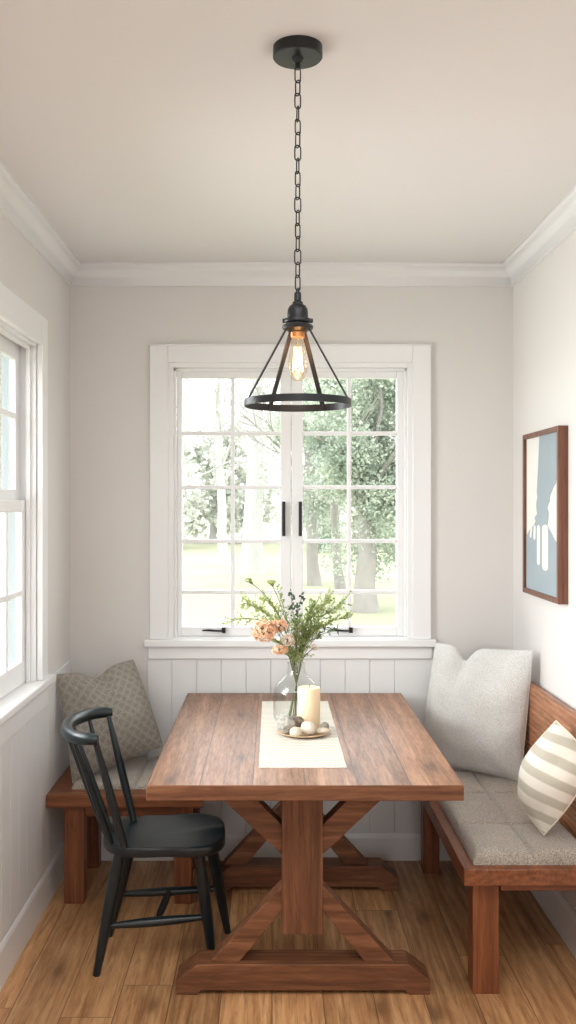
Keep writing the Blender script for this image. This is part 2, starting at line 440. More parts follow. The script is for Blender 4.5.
# crown moulding profile: (out from wall, down from ceiling)
cp = [(0, 0), (.060, 0), (.060, .010), (.055, .014)]
for i in range(9):
    a = i / 8; cp.append((.052 - .036 * a + .010 * math.sin(a * 2 * PI) * .55, .018 + .055 * a))
cp += [(.014, .078), (.012, .094), (.004, .096), (0, .096)]
def crown(fn, i0, i1, nm, lab):
    # mitred ends: length shrinks with distance from the wall
    n = len(cp); mm = MB(); vs = []
    for e in (0, 1):
        for (o_, d_) in cp: vs.append(fn(o_, ZC - d_, (i0 + o_) if e == 0 else (i1 - o_)))
    fs = [list(range(n))[::-1], list(range(n, 2 * n))] + [(k, (k + 1) % n, n + (k + 1) % n, n + k) for k in range(n)]
    mm.add(vs, fs); struct(mm.build(nm, M['trim'], angle=50), lab, 'crown moulding')
crown(lambda o, z, d: (d, YB - o, z), XL, XR, 'trim_1', 'white crown moulding across the back wall')
crown(lambda o, z, d: (XL + o, d, z), YF, YB, 'trim_2', 'white crown moulding along the left wall')
crown(lambda o, z, d: (XR - o, d, z), YF, YB, 'trim_3', 'white crown moulding along the right wall')

# ------------------------------------------------------------------ back window
w1 = struct(empty('window_1', (.083, YB, .993)), 'white back casement window with two ten pane sashes', 'window')
CW = .0825
b = MB(); y0 = YB - .022
b.box(WX0 - CW, WX0, y0, YB, .993, WZ1 + .078); b.box(WX1, WX1 + CW, y0, YB, .993, WZ1 + .078); b.box(WX0, WX1, y0, YB, WZ1, WZ1 + .078)
b.box(WX0 - CW - .004, WX1 + CW + .004, y0 - .006, YB, WZ1 + .075, WZ1 + .082)
b.build('casing', M['trim'], w1, bevel=.003, weld=False)
b = MB()
J = .022
b.box(WX0 - .001, WX0 + J, YB - .012, YB + T, .994, WZ1 + .001); b.box(WX1 - J, WX1 + .001, YB - .012, YB + T, .994, WZ1 + .001); b.box(WX0 + J + .0002, WX1 - J - .0002, YB - .0121, YB + T, WZ1 - J, WZ1 + .001)
b.box(WX0 + J, WX1 - J, YB + .0, YB + T, .965, 1.0)
# stops
b.box(WX0 + J, WX0 + J + .012, YB + .012, YB + .03, 1.0, WZ1 - J); b.box(WX1 - J - .012, WX1 - J, YB + .012, YB + .03, 1.0, WZ1 - J); b.box(WX0 + J, WX1 - J, YB + .012, YB + .03, WZ1 - J - .012, WZ1 - J)
b.build('jamb', M['trim'], w1, bevel=.002, weld=False)
bx(-.572, .735, YB - .045, YB + .02, .960, .993).build('sill', M['trim'], w1, bevel=.006, segs=3)
bx(-.556, .718, YB - .022, YB, .905, .960).build('apron', M['trim'], w1, bevel=.003)
GY = YB + .045
hz = [1.921, 1.676, 1.431, 1.20]; GT, GB = 2.171, 1.043
SX = [(-.432, .0865, -.408, .038, -.178), (.0895, .597, .140, .566, .351)]
for i, (a, c, g0, g1, mu) in enumerate(SX):
    s = MB()
    s.box(a, g0, YB + .028, YB + .068, 1.0, WZ1 - J); s.box(g1, c, YB + .028, YB + .068, 1.0, WZ1 - J)
    s.box(g0, g1, YB + .028, YB + .068, GT, WZ1 - J); s.box(g0, g1, YB + .028, YB + .068, 1.0, GB)
    sash = s.build('sash', M['trim'], w1, bevel=.004, weld=False)
    mm = MB(); mm.box(mu - .009, mu + .009, YB + .032, YB + .060, GB, GT)
    for z in hz: mm.box(g0, g1, YB + .034, YB + .058, z - .009, z + .009)
    mm.build('muntins', M['trim'], sash, bevel=.003, weld=False)
    bx(g0 - .004, g1 + .004, GY, GY + .004, GB - .004, GT + .004).build('pane', M['glass'], sash, smooth=False)
    hx = .053 if i == 0 else .128
    h = MB(); h.box(hx - .0075, hx + .0075, YB + .004, YB + .015, 1.455, 1.611)
    h.box(hx - .005, hx + .005, YB + .012, YB + .03, 1.475, 1.49); h.box(hx - .005, hx + .005, YB + .012, YB + .03, 1.577, 1.592)
    h.build('handle', M['black'], sash, bevel=.002, weld=False)['label'] = 'slim black pull handle'
    lx = -.265 if i == 0 else .31
    l = MB(); l.tube([(lx - .05, YB + .005, 1.030), (lx - .02, YB + .003, 1.031), (lx + .03, YB + .008, 1.027), (lx + .05, YB + .016, 1.028)], [.0045, .007, .006, .006], 8, sx=.8)
    l.box(lx + .038, lx + .055, YB + .005, YB + .03, 1.018, 1.042)
    l.build('latch', M['black'], sash, bevel=.001, weld=False)['label'] = 'black lever latch on bottom rail'

# ------------------------------------------------------------------ left window
w2 = struct(empty('window_2', (XL, 3.1, .915)), 'white left double hung window with small panes', 'window')
b = MB(); CX = XL + .02; CWL = .105
b.box(XL, CX, LY1, LY1 + CWL, .915, LZ1 + .11); b.box(XL, CX, LY0 - CWL, LY0, .915, LZ1 + .11); b.box(XL, CX, LY0, LY1, LZ1, LZ1 + .11)
b.box(XL + .003, CX + .006, LY1 - .004, LY1 + .018, .918, LZ1 + .022); b.box(XL + .003, CX + .006, LY0, LY1 - .0041, LZ1 - .004, LZ1 + .018)
b.build('casing', M['trim'], w2, bevel=.003, weld=False)
b = MB()
b.box(XL - T, XL + .001, LY1 - .012, LY1 + .001, .914, LZ1); b.box(XL - T, XL + .001, LY0 - .001, LY0 + .012, .914, LZ1); b.box(XL - T, XL + .001, LY0 + .0121, LY1 - .0121, LZ1 - .012, LZ1 + .001)
b.box(XL - .035, XL - .018, LY1 - .026, LY1 - .012, .915, LZ1 - .012); b.box(XL - .035, XL - .018, LY0, LY1, LZ1 - .026, LZ1 - .012)
b.box(XL - T, XL - .002, LY0 + .0121, LY1 - .0121, LZ0 - .028, LZ0 + .001)
b.build('jamb', M['trim'], w2, bevel=.002, weld=False)
bx(XL - .02, -.868, LY0 - CWL - .03, LY1 + CWL + .05, .887, .917).build('sill', M['trim'], w2, bevel=.006, segs=3)
bx(XL, -.892, LY0 - CWL, LY1 + CWL + .02, .80, .887).build('apron', M['trim'], w2, bevel=.003)
SY0, SY1 = LY0 + .012, LY1 - .012
m = MB(); m.box(XL - T - .02, XL - .089, LY1 - .016, LY1 - .0115, .93, 1.615); m.box(XL - T - .02, XL - .064, LY1 - .016, LY1 - .0115, .93, 1.60); m.box(XL - T - .02, XL - .089, LY1 - .016, LY1 - .0115, 1.601, LZ1 - .02)
m = MB(); m.box(XL - T - .02, XL - .065, LY1 - .016, LY1 - .0115, .93, 1.598); m.box(XL - T - .02, XL - .089, LY1 - .016, LY1 - .0115, 1.602, LZ1 - .02)  # added strip: dimmer, cooler light on the outer jamb put into its colour
o = m.build('jamb_shade_strip', paint('blue_grey_jamb_shade', (.33, .36, .375), .6), w2, smooth=False, weld=False); o['label'] = 'added blue grey strip shading the outer jamb'
for i, (xa, z0, z1, zb) in enumerate([(XL - .060, 1.60, LZ1 - .012, 1.935), (XL - .036, .917, 1.615, 1.262)]):
    xo, xi = xa - .026, xa
    rb, rt = (.055, .06) if i == 0 else (.085, .045)
    st = .058
    s = MB(); s.box(xo, xi, SY1 - st, SY1, z0, z1); s.box(xo, xi, SY0, SY0 + st, z0, z1)
    s.box(xo, xi, SY0 + st, SY1 - st, z0, z0 + rb); s.box(xo, xi, SY0 + st, SY1 - st, z1 - rt, z1)
    sash = s.build('sash', M['trim'], w2, bevel=.004, weld=False)
    mm = MB(); ya = SY0 + st; yb = SY1 - st; n = 5
    for k in range(1, n):
        yk = yb - (yb - ya) * k / n; mm.box(xo + .004, xi - .003, yk - .011, yk + .011, z0 + rb, z1 - rt)
    mm.box(xo + .005, xi - .004, ya, yb, zb - .011, zb + .011)
    mm.build('muntins', M['trim'], sash, bevel=.003, weld=False)
    bx(xo + .009, xo + .013, ya - .003, yb + .003, z0 + rb - .003, z1 - rt + .003).build('pane', M['glass'], sash, smooth=False)

# ------------------------------------------------------------------ farmhouse table
tb = tag(empty('dining_table', (.10, 3.55, 0)), 'brown plank farmhouse dining table on crossed trestle legs under the back window', 'table')
TX0, TX1, TY0, TY1 = -.376, .574, 2.836, 4.225
m = MB(); zt0, zt1 = .713, .760
m.add([(TX0, TY0, zt1), (TX1, TY0, zt1), (TX1, TY1, zt1), (TX0, TY1, zt1), (TX0, TY0, zt0), (TX1, TY0, zt0), (TX1, TY1, zt0), (TX0, TY1, zt0)], [(0, 1, 2, 3), (4, 7, 6, 5), (1, 5, 6, 2), (0, 3, 7, 4)])
m.cur = 1; m.f += [[0, 4, 5, 1], [2, 6, 7, 3]]; m.mi += [1, 1]
m.build('tabletop', [M['top'], M['tabX']], tb, bevel=.0035, segs=3, weld=False)
bx(TX0 + .03, TX1 - .03, 3.35, 3.43, .680, .713).build('crossbar', M['tabX'], tb, bevel=.003)
TC = .099
def trestle(yf, fx0, fx1, depth=.105):
    yb = yf + depth
    H = .10
    poly = [(fx0, 0), (fx0 + .068, 0), (fx0 + .082, .014), (fx1 - .082, .014), (fx1 - .068, 0), (fx1, 0), (fx1, .048), (fx1 - .07, H), (fx0 + .07, H), (fx0, .048)]
    MB().prism(poly, lambda a, c, d: (a, d, c), yf, yb).build('foot_beam', M['tabX'], tb, bevel=.003, smooth=False)
    bx(TC - .067, TC + .067, yf + .0, yf + .10, .196, .713).build('post', M['tabZ'], tb, bevel=.003)
    bx(fx0 + .04, fx1 - .04, yf + .012, yf + .092, .672, .713).build('top_beam', M['tabX'], tb, bevel=.003)
    ya, ye = yf + .018, yf + .082
    for sg in (-1, 1):
        # lower brace from foot to post
        xo = TC + sg * .067; e = .003
        P = [(TC + sg * .302, H), (TC + sg * .215, H), (xo - sg * e, .270), (xo - sg * e, .352)]
        P[1] = (TC + sg * .205, H)
        MB().prism(P, lambda a, c, d: (a, d, c), ya, ye).build('brace', M['tabD'], tb, bevel=.003, smooth=False)
        P = [(TC + sg * .30, .672), (TC + sg * .195, .672), (xo - sg * e, .535), (xo - sg * e, .435)]
        P = [(TC + sg * .305, .672), (TC + sg * .19, .672), (xo - sg * e, .545), (xo - sg * e, .448)]
        MB().prism(P, lambda a, c, d: (a, d, c), ya, ye).build('brace', M['tabD'], tb, bevel=.003, smooth=False)
M['tabD'] = wood('table_wood_diagonal', TD, TM, TL_, 'X', .5, knots=False)
trestle(3.095, -.313, .516)
trestle(3.93, -.245, .525)

# ------------------------------------------------------------------ left bench
lb = tag(empty('bench', (-.6, 4.0, 0)), 'low reddish wooden bench along the back wall in the left corner behind the chair', 'bench')
bx(XL + .012, -.276, 3.77, 4.262, .392, .445).build('seat', M['benX'], lb, bevel=.004)
bx(-.83, -.32, 3.815, 3.845, .345, .392).build('apron', M['benX'], lb, bevel=.002)
for x0, x1, y0_, y1_ in ((-.832, -.752, 3.80, 3.87), (-.392, -.322, 3.80, 3.87), (-.832, -.762, 4.17, 4.24), (-.392, -.322, 4.17, 4.24)):
    bx(x0, x1, y0_, y1_, 0, .392).build('leg', M['benZ'], lb, bevel=.003)

def cushion(name, x0, x1, y0, y1, z0, h, xs, ys, mat, label, cat, nx=70, ny=110, dent=.010):
    mb = MB(); W = x1 - x0; L = y1 - y0
    def prof(t, Lw):   # edge rounding, t metres to the edge
        r = .024
        if t >= r: return 1.0
        q = 1 - t / r; return math.sqrt(max(0, 1 - q * q))
    def topz(x, y):
        e = min(prof(x - x0, W), prof(x1 - x, W)) * min(prof(y - y0, L), prof(y1 - y, L))
        z = h * (.30 + .70 * e)
        d = 0
        for sx_ in xs: d = max(d, math.exp(-((x - sx_) / .007) ** 2))
        for sy_ in ys: d = max(d, math.exp(-((y - sy_) / .007) ** 2))
        z -= dent * d
        # puff between the seams
        gx_ = sorted([x0] + xs + [x1]); gy_ = sorted([y0] + ys + [y1]); pf = 1
        for g, c in ((gx_, x), (gy_, y)):
            for a, b2 in zip(g[:-1], g[1:]):
                if a <= c <= b2: pf *= math.sin(PI * min(1, max(0, (c - a) / (b2 - a)))) ** .5
        z += .006 * pf + .002 * mnoise.noise(V((x * 9, y * 9, 1)))
        return z0 + z
    def edges(a, c, seams, n):
        vals = set()
        for i in range(n + 1): vals.add(a + (c - a) * i / n)
        for s_ in seams:
            for k in (-.012, -.006, 0, .006, .012): vals.add(s_ + k)
        for k in (.001, .003, .007, .012, .018): vals.add(a + k); vals.add(c - k)
        return sorted(v for v in vals if a <= v <= c)
    X = edges(x0, x1, xs, nx); Y = edges(y0, y1, ys, ny)
    vs = [(x, y, topz(x, y)) for y in Y for x in X]; n = len(X); k = len(Y)
    fs = [(j * n + i, j * n + i + 1, (j + 1) * n + i + 1, (j + 1) * n + i) for j in range(k - 1) for i in range(n - 1)]
    ring = [j for j in range(n)] + [j * n + n - 1 for j in range(1, k)] + [(k - 1) * n + i for i in range(n - 2, -1, -1)] + [j * n for j in range(k - 2, 0, -1)]
    bot = len(vs)
    for r in ring: vs.append((vs[r][0], vs[r][1], z0))
    R = len(ring)
    for i in range(R): fs.append((ring[i], bot + i, bot + (i + 1) % R, ring[(i + 1) % R]))
    fs.append([bot + i for i in range(R)][::-1])
    mb.add(vs, fs)
    return tag(mb.build(name, mat, angle=60), label, cat)
cushion('seat_cushion', -.81, -.29, 3.845, 4.255, .445, .022, [-.55], [], M['cushion'], 'thin grey woven seat pad on the low left bench', 'cushion', 50, 45)

# ------------------------------------------------------------------ right bench
rb = tag(empty('bench', (.85, 3.65, 0)), 'long reddish wooden bench with a plank backrest along the right wall', 'bench')
bx(.616, 1.066, 3.05, 4.262, .372, .427).build('seat', M['benY'], rb, bevel=.004)
m = MB(); m.box(.742, 1.06, 3.078, 3.099, .347, .372); m.box(.662, .685, 3.181, 4.109, .347, .372)
m.build('apron', M['benX'], rb, bevel=.002, weld=False)
for x0, x1, y0_, y1_ in ((.655, .741, 3.10, 3.18), (1.02, 1.06, 3.10, 3.18), (.655, .725, 4.11, 4.18), (.985, 1.055, 4.11, 4.18)):
    bx(x0, x1, y0_, y1_, 0, .372).build('leg', M['benZ'], rb, bevel=.003)
bx(1.040, 1.070, 3.05, 4.262, .427, .872).build('backrest', M['benB'], rb, bevel=.005)
cushion('seat_cushion', .655, 1.036, 3.085, 4.255, .427, .044, [.845], [3.36, 3.72, 4.02], M['cushion'], 'long thick grey tweed cushion quilted in squares on the right bench', 'cushion')

# ------------------------------------------------------------------ pillows
def pillow(name, c, thick, mat, label, pinch=.06, chop=(0, .5, .15), n=34, bulge=(0, 0, 0, 0), asym=.5, seam=None, wr=.006, seed=0, piping=None, p=.55, blunt=0):
    TL, TR, BR, BL = [V(q) for q in c]
    cen = (TL + TR + BR + BL) / 4
    nrm = ((TR - BL).cross(TL - BR)).normalized()
    if nrm.y > 0: nrm = -nrm           # front faces the camera side
    def P(u, v):
        # pinch the middles of the edges inwards (v: 0 top, 1 bottom)
        uu = .5 + (u - .5) * (1 - pinch * math.sin(PI * v) ** 1.2); vv = .5 + (v - .5) * (1 - pinch * math.sin(PI * u) ** 1.2)
        q = TL * (1 - uu) * (1 - vv) + TR * uu * (1 - vv) + BR * uu * vv + BL * (1 - uu) * vv
        down = ((BL + BR) - (TL + TR)).normalized()
        q = q + down * chop[0] * math.exp(-((u - chop[1]) / chop[2]) ** 2) * (1 - v) ** 2.2
        l = (TL - TR).normalized()
        q = q + l * bulge[0] * math.sin(PI * v) * (1 - u) - l * bulge[1] * math.sin(PI * v) * u
        if blunt: q = q + (cen - q) * blunt * math.exp(-(u * u + (1 - v) ** 2) / .03)
        return q
    def H(u, v):
        a = max(0, math.sin(PI * u)) ** p * max(0, math.sin(PI * v)) ** p
        w = wr * (mnoise.noise(V((u * 4 + seed, v * 4, 2))) + .5 * mnoise.noise(V((u * 9, v * 9 + seed, 5))))
        # crease below the chop
        cr = -chop[0] * .55 * math.exp(-((u - chop[1]) / (chop[2] * .55)) ** 2) * math.exp(-(v / .28) ** 2) * (1 if chop[0] else 0)
        fold = wr * .8 * math.sin((u - v) * 22 + seed) * math.exp(-((u - .9) ** 2 + (v - .9) ** 2) / .05) 
        return thick * a + (w + cr + fold) * min(1, a * 2)
    mb = MB(); idx = {}
    def t(i): 
        q = i / n; return .5 - .5 * math.cos(PI * q) if True else q
    for side in (1, -1):
        for j in range(n + 1):
            for i in range(n + 1):
                edge = i in (0, n) or j in (0, n)
                if side == -1 and edge: idx[(side, i, j)] = idx[(1, i, j)]; continue
                u, v = t(i), t(j)
                h = H(u, v) * (1 if side == 1 else asym)
                mb.v.append(P(u, v) + nrm * h * side); k = len(mb.v) - 1; idx[(side, i, j)] = k; mb.uv[k] = (u, v)
        for j in range(n):
            for i in range(n):
                f = [idx[(side, i, j)], idx[(side, i + 1, j)], idx[(side, i + 1, j + 1)], idx[(side, i, j + 1)]]
                if side == -1: f = f[::-1]
                mb.f.append(f); mb.mi.append(0)
    o = mb.build(name, mat, angle=180, weld=False)
    tag(o, label, 'pillow')
    loop = [P(t(i), 0) for i in range(n)] + [P(1, t(j)) for j in range(n)] + [P(t(i), 1) for i in range(n, 0, -1)] + [P(0, t(j)) for j in range(n, 0, -1)]
    mb = MB().tube(loop, .0028, 6, closed=True)
    mb.build('piping', piping or mat, o, smooth=True)
    return o
def px(x, y, D): return V(((x - 272) * D / 950, D, EYE - (y - 504) * D / 950))
pillow('throw_pillow', [px(56, 675, 3.97), px(133, 660, 4.19), px(163, 746, 4.06), px(73, 783, 3.90)], .082, M['pattern'],
       'taupe patterned square pillow propped in the left corner on the low bench', pinch=.035, chop=(.040, .48, .16), asym=.35, seed=3, bulge=(0, .012, 0, 0))
pillow('throw_pillow', [px(436, 643, 4.19), px(532, 651, 3.83), px(520, 781, 3.84), px(420, 763, 4.10)], .095, M['pale'],
       'large plain pale grey pillow leaning in the corner of the right bench', pinch=.035, chop=(.060, .34, .085), asym=.3, seed=9, bulge=(.012, .012, 0, 0), wr=.011)
# striped lumbar pillow, standing on one corner against the backrest
o = pillow('throw_pillow', [px(556, 721, 3.29), px(592, 768, 3.13), px(544, 835, 3.20), px(511, 780, 3.36)], .075, M['stripe'],
       'small cream and grey striped pillow tipped on its corner against the wooden backrest', pinch=-.10, chop=(0, .5, .15), asym=.5, seed=5, wr=.006, p=.7, blunt=.22, piping=M['piping'])

# ------------------------------------------------------------------ chair
ch = tag(empty('dining_chair', (-.377, 3.34, 0)), 'dark green black spindle back wooden chair tucked under the left side of the table', 'chair')
cx, cy, ang = -.377, 3.345, math.radians(4)
def W(lx, ly, z): return V((cx + lx * math.cos(ang) - ly * math.sin(ang), cy + lx * math.sin(ang) + ly * math.cos(ang), z))
def outline(a):
    # local: +x front, seat 0.42 deep, 0.37 wide, rounder back, slight waist behind the front corners
    c, s = math.cos(a), math.sin(a)
    e = 3.6 if c > 0 else 2.6
    r = 1 / ((abs(c) / .212) ** e + (abs(s) / .178) ** e) ** (1 / e)
    x, y = r * c, r * s
    y *= 1 + .055 * math.exp(-((x - .12) / .07) ** 2) - .06 * math.exp(-((x + .0) / .08) ** 2)
    return x, y
mb = MB(); seg = 72; rings = []
def zt(fr, x, y):
    saddle = -.014 * max(0, 1 - ((x + .02) / .19) ** 2) * max(0, 1 - (y / .17) ** 2) + .006 * math.exp(-(y / .03) ** 2) * max(0, x) / .2
    return .452 + saddle * 1.0 + .010 * max(0, abs(x)) / .2 * 0
prof = [(1.0, 'b', -.030), (1.0, 'b', -.012), (.995, 't', -.004), (.975, 't', 0), (.93, 't', 0), (.8, 't', 0), (.6, 't', 0), (.4, 't', 0), (.2, 't', 0), (.02, 't', 0)]
under = [(.02, -.036), (.6, -.036), (.94, -.036), (.985, -.034)]
allr = [(f, None, d) for f, d in under] + prof
vs = []; 
for f, k, d in allr:
    for q in range(seg):
        x, y = outline(2 * PI * q / seg); x *= f; y *= f
        z = zt(f, x, y) + d if k == 't' else .452 + d
        vs.append(W(x, y, z))
n = len(allr); fs = [(i * seg + q, i * seg + (q + 1) % seg, (i + 1) * seg + (q + 1) % seg, (i + 1) * seg + q) for i in range(n - 1) for q in range(seg)]
fs.append(list(range(seg))[::-1]); fs.append([(n - 1) * seg + q for q in range(seg)])
mb.add(vs, fs); mb.build('seat', M['chair'], ch, angle=50)
# crest rail arc
A0, A1, Am = V((-.568, 3.10, .832)), V((-.588, 3.505, .832)), V((-.708, 3.30, .832))
arc = []
for i in range(25):
    t = i / 24; th = PI * t
    yv = A0.y + (A1.y - A0.y) * (.5 - .5 * math.cos(th)); xb = A0.x + (A1.x - A0.x) * t
    arc.append(V((xb - (.13) * math.sin(th) ** .85 , yv, .832)))
rad = [.0185 + .004 * math.sin(PI * i / 24) for i in range(25)]; rad[0] = .013; rad[-1] = .013
MB().tube(arc, rad, 14, sx=1.05, sy=.95).build('crest_rail', M['chair'], ch, angle=50)
def turned(a, c, r0, rm, r1, tm=.5, n=14):
    a, c = V(a), V(c); pts = []; rr = []
    for i in range(n + 1):
        t = i / n; pts.append(a.lerp(c, t))
        if t < tm: rr.append(r0 + (rm - r0) * math.sin(.5 * PI * t / tm))
        else: rr.append(r1 + (rm - r1) * math.cos(.5 * PI * (t - tm) / (1 - tm)))
    return MB().tube(pts, rr, 14)
turned(V((-.578, 3.118, .822)), V((-.496, 3.190, .445)), .008, .0150, .0125, .62).build('back_post', M['chair'], ch)
turned(V((-.600, 3.488, .822)), V((-.502, 3.452, .445)), .008, .0150, .0125, .62).build('back_post', M['chair'], ch)
for i, (t, bx_, by_) in enumerate(((.22, -.545, 3.225), (.38, -.563, 3.27), (.60, -.566, 3.34), (.78, -.552, 3.40))):
    k = arc[int(round(t * 24))]
    turned((k.x, k.y, .825), (bx_, by_, .445), .0065, .0115, .0095, .68).build('spindle', M['chair'], ch)
feet = [((-.517, 3.235, .424), (-.596, 3.225, 0)), ((-.50, 3.455, .424), (-.603, 3.52, 0)), ((-.252, 3.225, .424), (-.208, 3.335, 0)), ((-.235, 3.47, .424), (-.165, 3.545, 0))]
feet[2] = ((-.250, 3.235, .424), (-.205, 3.30, 0))
for a, c in feet:
    turned(a, c, .0165, .0215, .0125, .30).build('leg', M['chair'], ch)
def lp(i, z):
    a, c = V(feet[i][0]), V(feet[i][1]); t = (a.z - z) / (a.z - c.z); return a.lerp(c, t)
n1, n2 = lp(0, .165), lp(2, .178); f1, f2 = lp(1, .165), lp(3, .178)
turned(n1, n2, .0085, .016, .0085).build('stretcher', M['chair'], ch)
turned(f1, f2, .0085, .016, .0085).build('stretcher', M['chair'], ch)
turned(n1.lerp(n2, .5), f1.lerp(f2, .5), .0085, .0135, .0085).build('cross_stretcher', M['chair'], ch)

# ------------------------------------------------------------------ pendant lamp
LX, LY = .0605, 2.235
pl = tag(empty('pendant_lamp', (LX, LY, 1.83)), 'black iron cone cage pendant lamp hanging on a chain from the ceiling', 'lamp')
MB().lathe([(.0, ZC), (.058, ZC), (.0585, ZC - .024), (.056, ZC - .027), (.014, ZC - .027), (.0135, ZC - .030), (.010, ZC - .036), (.0065, ZC - .038), (.0065, ZC - .052), (0, ZC - .052)], LX, LY, 48).build('canopy', M['iron'], pl)
mb = MB(); z = ZC - .048; i = 0; Ll, Wl, wr_ = .036, .0075, .0017
while z > 2.10:
    pts = []
    for k in range(20):
        a = 2 * PI * k / 20; s_ = math.sin(a); c_ = math.cos(a)
        zz = (Ll / 2 - Wl) * (1 if s_ > 0 else -1) + Wl * s_ if abs(s_) > 1e-6 else 0
        d = Wl * c_
        tw = .5 + (i % 2) * PI / 2 + .25 * math.sin(i * 1.7)
        pts.append((LX + d * math.cos(tw), LY + d * math.sin(tw), z - Ll / 2 + zz))
    mb.tube(pts, wr_, 6, closed=True); z -= Ll - 2 * wr_ * 1.6; i += 1
mb.build('chain', M['iron'], pl, weld=False)
MB().lathe([(0, 2.100), (.007, 2.098), (.0085, 2.094), (.0085, 2.078), (.0125, 2.074), (.0125, 2.070), (.019, 2.066), (.0235, 2.058), (.0245, 2.050), (.0245, 2.037), (.031, 2.035), (.032, 2.031), (.031, 2.027), (.0235, 2.025), (.0235, 2.021), (.035, 2.020), (.037, 2.016), (.035, 2.011), (.027, 2.009), (.020, 2.004), (0, 2.004)], LX, LY, 40).build('socket', M['iron'], pl, angle=40)
for sg in (-1, 1):
    bx(LX + sg * .032 - .004, LX + sg * .032 + .004, LY - .004, LY + .004, 2.026, 2.036).build('thumb_screw', M['iron'], pl, bevel=.002)
MB().lathe([(.1225, 1.846), (.126, 1.846), (.126, 1.829), (.1225, 1.829)], LX, LY, 72, closed=True).build('cage_ring', M['iron'], pl, bevel=.0006)
for a in (32, -32, 106, -106):
    r = math.radians(a); d = V((math.sin(r), math.cos(r), 0)); tdir = V((math.cos(r), -math.sin(r), 0)); w_ = .0056; th = .0019
    p0 = V((LX, LY, 2.013)) + d * .027; p1 = V((LX, LY, 1.842)) + d * .1215; p2 = V((LX, LY, 1.830)) + d * .1215
    vs = []
    for p in (p0, p1, p2):
        nn = d
        vs += [p + tdir * w_ + nn * th, p - tdir * w_ + nn * th, p - tdir * w_ - nn * th, p + tdir * w_ - nn * th]
    fs = [(0, 1, 2, 3), (11, 10, 9, 8)] + [(j * 4 + k, j * 4 + (k + 1) % 4, j * 4 + 4 + (k + 1) % 4, j * 4 + 4 + k) for j in range(2) for k in range(4)]
    m = MB(); m.add(vs, fs); m.build('strap', M['iron'], pl, smooth=False)
bp = [(.0, 1.889), (.008, 1.890), (.015, 1.895), (.0205, 1.906), (.0228, 1.920), (.0222, 1.935), (.0195, 1.952), (.0160, 1.970), (.0145, 1.985), (.0140, 1.996)]
bulb = MB().lathe(bp, LX, LY, 32).build('bulb', M['bulbglass'], pl, recalc=True)
bulb['label'] = 'clear teardrop filament bulb, lit'
MB().lathe([(0, 1.992), (.0160, 1.992), (.0165, 1.996), (.0165, 2.006), (0, 2.006)], LX, LY, 24).build('bulb_cap', M['copper'], bulb)['label'] = 'copper coloured bulb cap'
mb = MB(); pts = []
for k in range(8):
    a = 2 * PI * k / 8; b2 = 2 * PI * (k + .5) / 8
    pts.append((LX + .0075 * math.cos(a), LY + .0075 * math.sin(a), 1.968)); pts.append((LX + .012 * math.cos(b2), LY + .012 * math.sin(b2), 1.912))
mb.tube(pts, .0011, 5, closed=True)
mb.build('filament', M['filament'], bulb)
MB().tube([(LX, LY, 1.995), (LX, LY, 1.975), (LX, LY, 1.925)], [.004, .0028, .0012], 8).build('filament_support', M['bulbglass'], bulb)

# ------------------------------------------------------------------ framed picture on the right wall
fp = tag(empty('framed_picture', (XR, 3.725, 1.56)), 'tall abstract grey blue and cream picture in a walnut frame on the right wall', 'picture')
FY0, FY1, FZ0, FZ1 = 3.48, 3.975, 1.232, 1.888
m = MB(); t_ = .020; fx0, fx1 = XR - .038, XR - .0005
m.box(fx0, fx1, FY0, FY0 + t_, FZ0, FZ1); m.box(fx0, fx1, FY1 - t_, FY1, FZ0, FZ1); m.box(fx0, fx1, FY0 + t_, FY1 - t_, FZ0, FZ0 + t_); m.box(fx0, fx1, FY0 + t_, FY1 - t_, FZ1 - t_, FZ1)
m.build('frame', M['frame'], fp, bevel=.0015, weld=False)
ax = XR - .026
bx(ax, XR - .004, FY0 + t_, FY1 - t_, FZ0 + t_, FZ1 - t_).build('canvas', M['cream'], fp, smooth=False)
def art(poly, lay, mat, nm):
    mm = MB()
    def f(s_, t, d): return (ax - .0006 * lay - d, FY1 - t_ - s_ * (FY1 - FY0 - 2 * t_), FZ1 - t_ - t * (FZ1 - FZ0 - 2 * t_))
    mm.prism(poly, f, 0, .0005); mm.build(nm, mat, fp, smooth=False)
art([(.42, 0), (1, 0), (1, .24), (.93, .27), (.90, .31), (.84, .33), (.74, .385), (.73, .42), (.66, .455), (.70, .49), (.69, .53), (.66, .565), (.63, .60), (.5, .62), (.38, .60), (.27, .60), (.25, .575), (.30, .545), (.27, .525), (.31, .51), (.35, .50), (.33, .47), (.32, .43), (.36, .39), (.34, .36), (.37, .24), (.40, .10)], 1, M['blue'], 'arm_shape')
art([(0, .655), (.10, .61), (.25, .575), (.45, .57), (.66, .565), (.80, .62), (1, .70), (1, 1), (0, 1)], 1.6, M['blue'], 'ground_shape')
def finger(s0, w_, t0, t1, tilt=0):
    P = []
    for k in range(9): a = PI * k / 8; P.append((s0 + w_ * math.cos(a), t0 + .02 - .02 * math.sin(a)))
    for k in range(9): a = PI * k / 8; P.append((s0 + tilt - w_ * math.cos(a), t1 - .02 + .02 * math.sin(a)))
    return P
for s0, w_, t0, t1, ti in ((.17, .028, .58, .66, -.02), (.28, .035, .575, .67, -.01), (.40, .045, .57, .83, .0), (.60, .085, .565, .855, 0)):
    art(finger(s0, w_, t0, t1, ti), 2.6, M['cream'], 'finger_shape')

